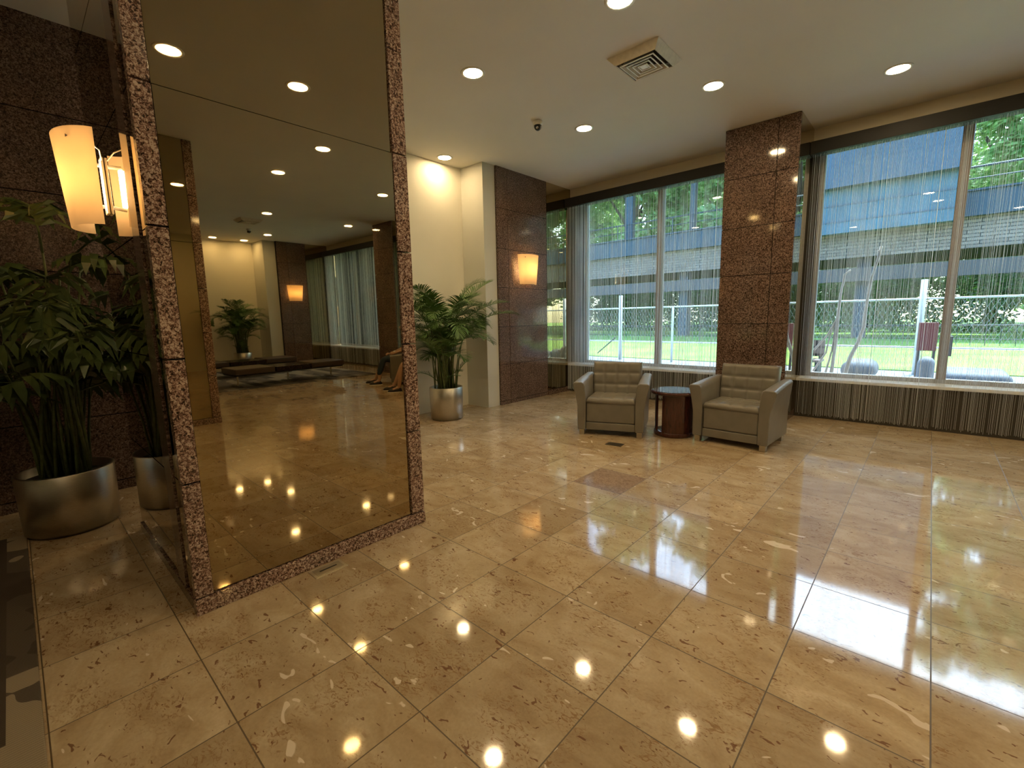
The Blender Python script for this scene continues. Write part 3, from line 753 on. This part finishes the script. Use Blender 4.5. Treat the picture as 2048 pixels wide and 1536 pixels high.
def person(loc, rz, label, trouser, top, hairm='hair', bare_shin=False, hat=False, lift=0.0):
    r = tag(empty('person', loc, rz), label, 'person')
    # local frame: faces -y, seat height .43, origin on the floor under the hips
    def S(s, k):
        return {'hip': (s*.095, -.02, .50), 'knee': (s*.12, -.46, .52 + (.0 if s > 0 else .02)), 'ank': (s*.13, -.60 - (.05 if s > 0 else -.03), .085)}[k]
    ch = [('p', (0, .0, .52), .15, .12, None), ('w', (0, .02, .66), .135, .10, 'p'), ('c', (0, .05, .86), .15, .11, 'w'), ('n0', (0, .05, 1.0), .10, .08, 'c'), ('n', (0, .03, 1.08), .05, .05, 'n0'),
          ('h', (0, .015, 1.17), .075, .085, 'n'), ('h2', (0, .015, 1.255), .07, .08, 'h')]
    for s, t in ((-1, 'l'), (1, 'r')):
        ch += [(t+'hip', S(s, 'hip'), .09, .085, 'p'), (t+'th', (s*.11, -.24, .53), .078, .076, t+'hip'), (t+'knee', S(s, 'knee'), .056, .056, t+'th'),
               (t+'calf', (s*.125, -.53, .34), .050, .052, t+'knee'), (t+'ank', S(s, 'ank'), .032, .034, t+'calf'), (t+'foot', (s*.14, S(s, 'ank')[1]-.13, .045), .036, .026, t+'ank'),
               (t+'sh', (s*.17, .05, .97), .056, .056, 'c'), (t+'el', (s*.245, -.03, .73), .040, .040, t+'sh'), (t+'wr', (s*.14, -.24, .66), .026, .024, t+'el'), (t+'hand', (s*.105, -.31, .645), .034, .018, t+'wr')]
    skin_mesh('body', ch, 'skin', r)
    for s in (-1, 1):
        hb = Vector((s*.105, -.325, .645))
        for q in range(4):
            b = hb + Vector((s*(-.024+.016*q), -.012, .002)); l = (.060, .070, .066, .052)[q]
            MB().tube([b, b+Vector((0, -l*.5, .004)), b+Vector((0, -l*.85, -.012)), b+Vector((0, -l, -.026))], [.008, .0078, .007, .0055], 8).build('finger', 'skin', r, smooth=True)
        b = hb+Vector((-s*.03, .02, 0)); MB().tube([b, b+Vector((-s*.022, -.025, 0)), b+Vector((-s*.026, -.05, -.006))], [.010, .009, .006], 8).build('thumb', 'skin', r, smooth=True)
    tr = [('p', (0, .0, .53), .165, .135, None), ('w', (0, .02, .64), .15, .115, 'p')]
    for s, t in ((-1, 'l'), (1, 'r')):
        tr += [(t+'hip', S(s, 'hip'), .105, .098, 'p'), (t+'th', (s*.11, -.24, .53), .092, .088, t+'hip'), (t+'knee', S(s, 'knee'), .070, .070, t+'th')]
        if not bare_shin: tr += [(t+'calf', (s*.125, -.53, .34), .062, .064, t+'knee'), (t+'cuff', (s*.128, -.575, .20), .052, .054, t+'calf')]
    skin_mesh('trousers', tr, trouser, r)
    tp = [('w', (0, .02, .62), .155, .12, None), ('c', (0, .05, .86), .172, .13, 'w'), ('n0', (0, .05, .99), .115, .095, 'c')]
    for s, t in ((-1, 'l'), (1, 'r')):
        tp += [(t+'sh', (s*.175, .05, .96), .07, .07, 'c'), (t+'el', (s*.23, -.0, .80), .056, .056, t+'sh')]
    skin_mesh('top', tp, top, r)
    hr = MB(); hr.ball((0, .035, 1.245), (.088, .10, .10)); hr.ball((0, .075, 1.16), (.085, .06, .13)); hr.build('hair', hairm, r, smooth=True)
    fc = MB(); fc.ball((0, -.078, 1.205), (.013, .018, .022)); fc.build('nose', 'skin', r, smooth=True)
    for s in (-1, 1):
        MB().ball((s*.03, -.064, 1.228), (.011, .008, .007)).build('eye', 'eye', r, smooth=True)
        MB().ball((s*.082, .02, 1.205), (.012, .02, .03)).build('ear', 'skin', r, smooth=True)
        a = S(s, 'ank'); y = a[1]
        sh = MB(); n = 14; vs = []; 
        for j, (zz, sc) in enumerate(((.014, 1), (.035, 1.0), (.06, .82), (.07, .5))):
            for k in range(n):
                th = 2*math.pi*k/n; cx = math.cos(th); cy = math.sin(th)
                vs.append((a[0]+cx*.045*sc*(1-.15*cy), y-.075+cy*.135*(sc if zz < .05 else sc*.95), zz+(.02 if cy > .3 and j > 1 else 0)))
        fs = [(j*n+k, j*n+(k+1) % n, (j+1)*n+(k+1) % n, (j+1)*n+k) for j in range(3) for k in range(n)] + [tuple(range(n))[::-1], tuple(3*n+k for k in range(n))]
        sh.add(vs, fs); so = sh.build('shoe', 'shoe', r, smooth=True)
        sl = MB(); vs2 = []
        for zz in (0, .014):
            for k in range(n):
                th = 2*math.pi*k/n; vs2.append((a[0]+math.cos(th)*.048*(1-.15*math.sin(th)), y-.075+math.sin(th)*.14, zz))
        sl.add(vs2, [(k, (k+1) % n, n+(k+1) % n, n+k) for k in range(n)] + [tuple(range(n))[::-1], tuple(range(n, 2*n))]); sl.build('sole', 'sole', so)
    MB().ball((0, -.072, 1.172), (.022, .008, .006)).build('mouth', 'lip', r, smooth=True)
    if hat:
        MB().lathe([(.17, 1.275), (.10, 1.29), (.095, 1.36), (.07, 1.39), (.0005, 1.395)], 32).build('hat', 'khaki', r, smooth=True)
    return r
p1 = person((3.31, 5.74, 0), R(31), 'person in navy trousers seated in the mirrored armchair, hands in lap', 'navy', 'topgrey')
p2 = person((2.17, 5.46, 0), R(31), 'person with bare shins and black shoes seated at the right edge of the mirror', 'khaki', 'topgrey', bare_shin=True)
MB().tube([(.13, -.225, .655), (.15, -.215, .665)], .034, 14).build('wristband', 'sole', p1, smooth=True)

# ------------------------------------------------------------------ string curtains
def strings(x0, x1, label, seed, dens=1.0, dense_zone=None):
    rnd = random.Random(seed); m = MB(); x = x0+.01
    while x < x1-.01:
        cl = noise.noise(Vector((x*2.1, seed*3.1, 0)))
        gap = .0072/dens*(1.0 if rnd.random() > .06 else 2.6)*(1 - .75*cl)*rnd.uniform(.5, 1.5)
        if dense_zone and dense_zone[0] < x < dense_zone[1]: gap *= .45
        w = rnd.choice((.0009, .0011, .0013, .0017)) ; y = 7.085+rnd.uniform(-.022, .022)
        if rnd.random() < .022: w = .0046
        n = 6; ph = rnd.uniform(0, 6); am = rnd.uniform(0, .004)
        pts = []
        zb = .03 + rnd.uniform(0, .03)
        for k in range(n+1):
            z = 3.37 + (zb-3.37)*k/n; pts.append((x+am*math.sin(ph+k), y, z))
        m.tube(pts, w, 3, cap=False)
        x += max(gap, .003)
    return tag(m.build('string_curtain', 'string'), label, 'curtain', kind='stuff')
strings(-5.04, -2.14, 'sheer curtain of hanging white strings at the left window behind the armchairs', 1, 1.0, (-5.06, -4.72))
strings(-1.27, 4.63, 'sheer string curtain hanging in the wide window right of the granite column', 2, .85)
strings(5.50, 9.50, 'dense string curtain at the window seen reflected in the big mirror', 3, .8, (8.95, 9.4))

# ------------------------------------------------------------------ outdoors
struct(B(-60, 7.62, -.16, 60, 90, -.06).build('ground', 'pave'))
tag(B(-60, 14.4, -.06, 60, 22.8, -.035).build('lawn', 'grass'), 'strip of bright sunlit lawn just outside beyond the pavement', 'grass', kind='stuff')
tag(B(-60, 24.2, -.06, 60, 90, -.03).build('lawn', 'grass'), 'farther lawn under the trees beyond the reddish path', 'grass', kind='stuff')
tag(B(-60, 22.8, -.06, 60, 24.2, -.045).build('footpath', 'path'), 'reddish footpath running across between the two lawns', 'path')
# elevated railway
YT = 30.0
k = 30.0/18.0
def zz(y, x=1440): return atY(x, y, YT).z
er = tag(empty('elevated_railway', (0, YT, 0)), 'dark steel elevated railway viaduct with timber deck seen through the windows', 'railway bridge')
def eb(nm, mat, x0, z0, x1, z1, d0=0.0, d1=.3, bevel=0): return B(x0, d0, z0, x1, d1, z1).build(nm, mat, er, bevel=bevel)
GT, GB = 6.62, 5.55
eb('side_girder', 'girder', -45, GB, 40, GT, 0, .35)
eb('top_flange', 'girder', -45, GT, 40, GT+.08, -.12, .45)
eb('timber_deck', 'ties', -45, 4.15, 40, GB, .35, 7)
eb('lower_girder', 'rust', -45, 2.95, 40, 3.65, .6, 1.0)
g = MB()
for i in range(22): g.tube([(-45+4*i, .05, GT), (-45+4*i, .05, GT+1.05)], .04, 6)
g.tube([(-45, .05, GT+1.05), (40, .05, GT+1.05)], .05, 6); g.tube([(-45, .05, GT+.55), (40, .05, GT+.55)], .03, 6)
g.build('platform_railing', 'girder', er)
for i in range(9): B(-42+9.7*i, 1.2, -.03, -41.4+9.7*i, 1.8, 4.15).build('support_column', 'girder', er)
sx = atY(1250, 450, YT).x; sx2 = atY(1372, 430, YT).x
for X, w in ((sx-8.2, .26), (sx, .30), (sx2+.2, .16), (sx2+4.4, .22), (10.5, .25), (15, .25)):
    m = MB().box(X-w, .5, GT, X+w, .9, 11.6)
    for s in (-1, 1):
        m.tube([(X+s*w, .7, 10.2), (X+s*.5, .7, 10.9), (X+s*1.15, .7, 11.5)], .14, 6)
    m.build('canopy_post', 'girder', er)
eb('canopy_roof', 'girder', -45, 11.5, sx2+7, 12.0, -1.2, 5)
xs0, xs1 = -8.6, .75
zr = atY(1780, 362, YT-.6).z; zl = atY(1780, 455, YT-.6).z
st = tag(empty('station_house', ((xs0+xs1)/2, YT-.15, zl)), 'blue-grey station building on the viaduct, top left of the wide window', 'building')
L = st.location
B(xs0-L.x, -.45, 0, xs1-.1-L.x, .12, zr-zl).build('wall', 'station', st)
B(xs0-.6-L.x, -1.0, zr-zl, xs1-L.x, .12, zr-zl+6).build('roof', 'station_dark', st)
for z in (.25, .62): B(xs0-L.x, -.48, (zr-zl)*z, xs1-.1-L.x, -.45, (zr-zl)*z+.06).build('ledge', 'station_dark', st)

# trees
def tree(x, y, h, rad, trunk, mat, label, seed, n=9000, ls=.16, low=.3, hole=.3):
    rnd = random.Random(seed); r = tag(empty('tree', (x, y, -.028)), label, 'tree', 'trees beyond the lawn')
    tr = MB(); tr.tube([(0, 0, 0.0), (.1, 0, h*.25), (-.05, .1, h*.5), (.1, 0, h*.8)], [trunk, trunk*.8, trunk*.55, .06], 9)
    for i in range(7):
        a = rnd.uniform(0, 6.28); z0 = h*rnd.uniform(.25, .6)
        tr.tube([(0, 0, z0), (math.cos(a)*rad*.35, math.sin(a)*rad*.35, z0+h*.12), (math.cos(a)*rad*.75, math.sin(a)*rad*.75, z0+h*.2)], [trunk*.4, trunk*.25, .03], 6)
    tr.build('trunk', 'bark', r, smooth=True)
    m = MB(); blobs = []
    for i in range(80):
        a = rnd.uniform(0, 6.28); q = math.sqrt(rnd.random()); zz_ = rnd.uniform(low, .98)
        env = math.sin(math.pi*min(1, max(.08, (zz_-low*.6)/(1.02-low*.6))))**.5
        blobs.append((math.cos(a)*q*rad*env, math.sin(a)*q*rad*env, h*zz_, rad*rnd.uniform(.22, .40)))
    vs = []; fs = []
    for i in range(n):
        b = rnd.choice(blobs); v = Vector((rnd.gauss(0, 1), rnd.gauss(0, 1), rnd.gauss(0, 1))).normalized()*b[3]*(rnd.random()**.35)
        p = Vector((b[0], b[1], b[2])) + Vector((v.x, v.y, v.z*.75))
        p.z = max(p.z, .7); d = Vector((rnd.gauss(0, 1), rnd.gauss(0, 1), rnd.gauss(0, .6))).normalized(); w = d.orthogonal().normalized(); s = ls*rnd.uniform(.6, 1.3)
        o = len(vs); vs += [p, p+d*s*.5+w*s*.28, p+d*s, p+d*s*.5-w*s*.28]; fs.append((o, o+1, o+2, o+3))
    m.add(vs, fs); m.build('crown', mat, r)
    return r
TT = [(-39, 50, 28, 6.1, .5, 'treeleaf', 'leafy tree at the far left end of the near row in the park'), (-26.6, 50, 29, 6.1, .5, 'treeleaf', 'tall leafy tree filling the left half of the left window'),
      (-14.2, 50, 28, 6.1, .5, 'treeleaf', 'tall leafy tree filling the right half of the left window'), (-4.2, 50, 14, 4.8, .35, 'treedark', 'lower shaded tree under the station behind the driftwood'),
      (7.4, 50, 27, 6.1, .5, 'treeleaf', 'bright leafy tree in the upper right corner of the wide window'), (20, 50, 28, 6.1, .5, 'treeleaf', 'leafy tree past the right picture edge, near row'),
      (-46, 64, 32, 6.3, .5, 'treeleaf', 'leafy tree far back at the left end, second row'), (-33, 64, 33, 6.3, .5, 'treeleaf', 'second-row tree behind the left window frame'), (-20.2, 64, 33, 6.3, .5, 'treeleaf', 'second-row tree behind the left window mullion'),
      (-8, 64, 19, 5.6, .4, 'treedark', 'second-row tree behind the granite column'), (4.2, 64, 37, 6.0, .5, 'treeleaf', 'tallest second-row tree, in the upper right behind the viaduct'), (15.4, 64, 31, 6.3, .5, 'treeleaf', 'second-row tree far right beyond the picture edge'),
      (32.5, 50, 28, 6.1, .5, 'treeleaf', 'leafy tree seen only in the mirror strip beside the wall sconce'), (28, 64, 32, 6.1, .5, 'treeleaf', 'second-row tree seen only in the mirror strip beside the wall sconce')]
for i, (x, y, h, rd, tk, mt, lab) in enumerate(TT):
    tree(x, y, h, rd, tk, mt, lab, 50+i, n=48000 if mt == 'treeleaf' else 26000, ls=.56, low=.06)
HL = ['hedge of shrubs at the left end behind the chain-link fence', 'shrubs behind the white fence post', 'shrubs in the middle distance left of the granite column', 'shrubs hidden behind the granite column', 'shrubs behind the leaning driftwood', 'shrubs at the right beside the window mullion', 'shrubs past the right picture edge']
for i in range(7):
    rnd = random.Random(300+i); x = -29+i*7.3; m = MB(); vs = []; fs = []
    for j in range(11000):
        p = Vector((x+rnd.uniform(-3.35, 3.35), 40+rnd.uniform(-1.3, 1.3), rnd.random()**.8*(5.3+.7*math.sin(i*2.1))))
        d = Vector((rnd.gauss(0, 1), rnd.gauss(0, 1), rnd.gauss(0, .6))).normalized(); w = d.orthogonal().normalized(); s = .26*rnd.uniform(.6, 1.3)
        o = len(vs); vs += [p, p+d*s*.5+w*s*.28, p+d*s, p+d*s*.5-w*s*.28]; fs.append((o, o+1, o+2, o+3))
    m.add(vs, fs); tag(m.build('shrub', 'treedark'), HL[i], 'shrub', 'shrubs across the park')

# chain-link fence
cf = tag(empty('chain_link_fence', (0, 13.8, -.06)), 'chain-link fence with pale posts and a bright top rail outside the windows', 'fence')
FP = [atY(1241, 650, 13.8).x, atY(1345, 650, 13.8).x+0.0, -2.6, atY(1840, 650, 13.8).x, 3.4, 6.4, -11.2]
for i, x in enumerate(FP):
    MB().tube([(x, 0, 0), (x, 0, 2.12 if i in (0, 3) else 1.7)], .062 if i in (0, 3) else .035, 12).build('post', 'galv', cf, smooth=True)
MB().tube([(-14, 0, 1.70), (8, 0, 1.70)], .022, 8).build('top_rail', 'galv', cf, smooth=True)
MB().tube([(-14, 0, .62), (8, 0, .62)], .018, 8).build('middle_rail', 'galv', cf, smooth=True)
m = MB(); n = int(22/.10)
for i in range(n+12):
    x = -14.9+i*.10
    for s in (1, -1):
        x0 = x; x1 = x+s*.85
        if max(x0, x1) < 8 and min(x0, x1) > -14: m.tube([(x0, s*.004, .02), (x1, s*.004, 1.70)], .0022, 3, cap=False)
m.build('wire_mesh', 'wire', cf)
x = FP[0]
MB().tube([atY(1195, 706, 13.8)-Vector((0, 13.8, -.06)), atY(1231, 675, 13.8)-Vector((0, 13.8, -.06))], .02, 8).build('brace', 'blackrail', cf)
# low black railing beyond
lr = tag(empty('low_railing', (0, 25.2, -.03)), 'low black picket railing crossing the far lawn', 'fence')
MB().tube([(-34, 0, .78), (14, 0, .78)], .03, 6).build('rail', 'blackrail', lr); MB().tube([(-34, 0, .25), (14, 0, .25)], .02, 6).build('rail', 'blackrail', lr)
m = MB()
for i in range(120): m.tube([(-34+i*.4, 0, 0), (-34+i*.4, 0, .78)], .012, 4)
tag(m.build('picket', 'blackrail', lr), kind='stuff')

# driftwood branches by the glass
def branch(lines, label, Y, mat='drift', rad=.022, down=True):
    pts0 = [atY(*lines[0][-1][:2], Y)]
    b = tag(empty('driftwood_branch', (pts0[0].x, Y, -.06)), label, 'branch', 'bare branches standing outside the wide window')
    off = Vector(b.location)
    for j, ln in enumerate(lines):
        pp = [atY(x, y, Y) - off for x, y in ln]
        if down and j == 0: pp.append(Vector((pp[-1].x, pp[-1].y, 0)))
        rr = [rad*(.45+.55*i/(len(pp)-1))*(1 if j == 0 else .6) for i in range(len(pp))]
        MB().tube(pp, rr, 8).build('stem' if j == 0 else 'twig', mat, b, smooth=True)
branch([[(1763, 492), (1757, 515), (1742, 560), (1733, 610), (1727, 655), (1716, 685), (1700, 715), (1690, 748)], [(1757, 500), (1756, 518), (1754, 525)]], 'tall pale bare branch leaning behind the glass of the wide window', 8.9, rad=.034)
branch([[(1702, 540), (1690, 548), (1684, 575), (1680, 600), (1675, 640), (1672, 680), (1662, 750)], [(1676, 616), (1672, 640), (1655, 670), (1628, 700)], [(1672, 645), (1660, 670), (1652, 705), (1626, 742)], [(1671, 650), (1664, 700), (1650, 748)]], 'hooked dark stem with splayed branches left of the tallest branch', 9.1, rad=.028)
branch([[(1604, 545), (1598, 552), (1602, 590), (1604, 630), (1600, 670), (1596, 745)]], 'short forked branch close to the granite column', 9.6, rad=.02)
# street pieces seen above the sill
def rounded(name, x0, x1, Y, zt, label, cat, mat, depth=1.0):
    m = MB().box(x0, Y, -.06, x1, Y+depth, zt); return tag(m.build(name, mat, bevel=.18, seg=4), label, cat)
a = atY(1680, 722, 12.0); b = atY(1752, 730, 12.0)
rounded('stone_planter', a.x, b.x, 12.0, a.z, 'low grey stone planter behind the driftwood branches', 'planter', 'stone')
a = atY(1884, 745, 12.2); b = atY(2030, 752, 12.2)
rounded('stone_planter', a.x, b.x, 12.2, a.z, 'wide low grey planter at the bottom right of the wide window', 'planter', 'stone', 1.4)
a = atY(1835, 715, 11.5); b = atY(1872, 715, 11.5)
rounded('utility_cabinet', a.x, b.x, 11.5, a.z, 'small grey utility cabinet beneath the red panel', 'cabinet', 'stone', .5)
a = atY(1838, 645, 12.6); b = atY(1872, 702, 12.6)
r = tag(empty('notice_board', ((a.x+b.x)/2, 12.6, -.06)), 'dark red blank notice panel on posts outside the wide window', 'sign')
w = (b.x-a.x)/2
B(-w, -.03, b.z+.06, w, .03, a.z+.06).build('panel', 'redsign', r, bevel=.01)
for s in (-1, 1): MB().tube([(s*w*.8, .04, 0), (s*w*.8, .04, a.z)], .025, 8).build('post', 'blackrail', r)
a = atY(1888, 672, 12.6); b = atY(1902, 712, 12.6)
r = tag(empty('meter_box', ((a.x+b.x)/2, 12.6, -.06)), 'small dark box on a post right of the window mullion', 'box'); w = (b.x-a.x)/2
B(-w, -.1, b.z+.06, w, .1, a.z+.06).build('housing', 'bin', r, bevel=.01); MB().tube([(0, 0, 0), (0, 0, b.z+.08)], .03, 8).build('post', 'blackrail', r)
bn = tag(empty('park_bench', (-2.2, 11.6, -.06)), 'park bench outside carrying the person in a brimmed hat', 'bench')
B(-.55, -.2, .40, .55, .25, .45).build('seat', 'ties', bn); B(-.55, .25, .5, .55, .29, .85).build('backrest', 'ties', bn)
for s in (-1, 1): B(s*.48-.03, -.18, 0, s*.48+.03, .29, .40).build('leg', 'blackrail', bn); B(s*.48-.03, .25, .45, s*.48+.03, .29, .5).build('back_post', 'blackrail', bn)
person((-2.25, 11.55, -.06), R(15), 'person in a brimmed hat seated outside, reflected in the side mirror strip', 'khaki', 'topgrey', hat=True)

# ------------------------------------------------------------------ light
w = bpy.data.worlds.new('sky'); SC.world = w; w.use_nodes = True; nt = w.node_tree
sky = nt.nodes.new('ShaderNodeTexSky'); sky.sky_type = 'NISHITA'; sky.sun_disc = False; sky.sun_elevation = R(52); sky.sun_rotation = R(0); sky.air_density = 1.0; sky.dust_density = 2.0
nt.links.new(sky.outputs[0], nt.nodes['Background'].inputs[0]); nt.nodes['Background'].inputs[1].default_value = 1.3
sun = bpy.data.lights.new('sun', 'SUN'); sun.energy = 8.5; sun.angle = R(.6); sun.color = (1, .95, .86)
so = bpy.data.objects.new('sun', sun); COL.objects.link(so); so.rotation_euler = Vector((-.25, -1, -2.3)).to_track_quat('-Z', 'Y').to_euler()
vs = SC.view_settings; vs.view_transform = 'Standard'; vs.look = 'None'; vs.exposure = 0.5; vs.gamma = 1.0; vs.use_curve_mapping = False
SC.cycles.max_bounces = 10; SC.cycles.glossy_bounces = 8; SC.cycles.transparent_max_bounces = 32; SC.cycles.diffuse_bounces = 4
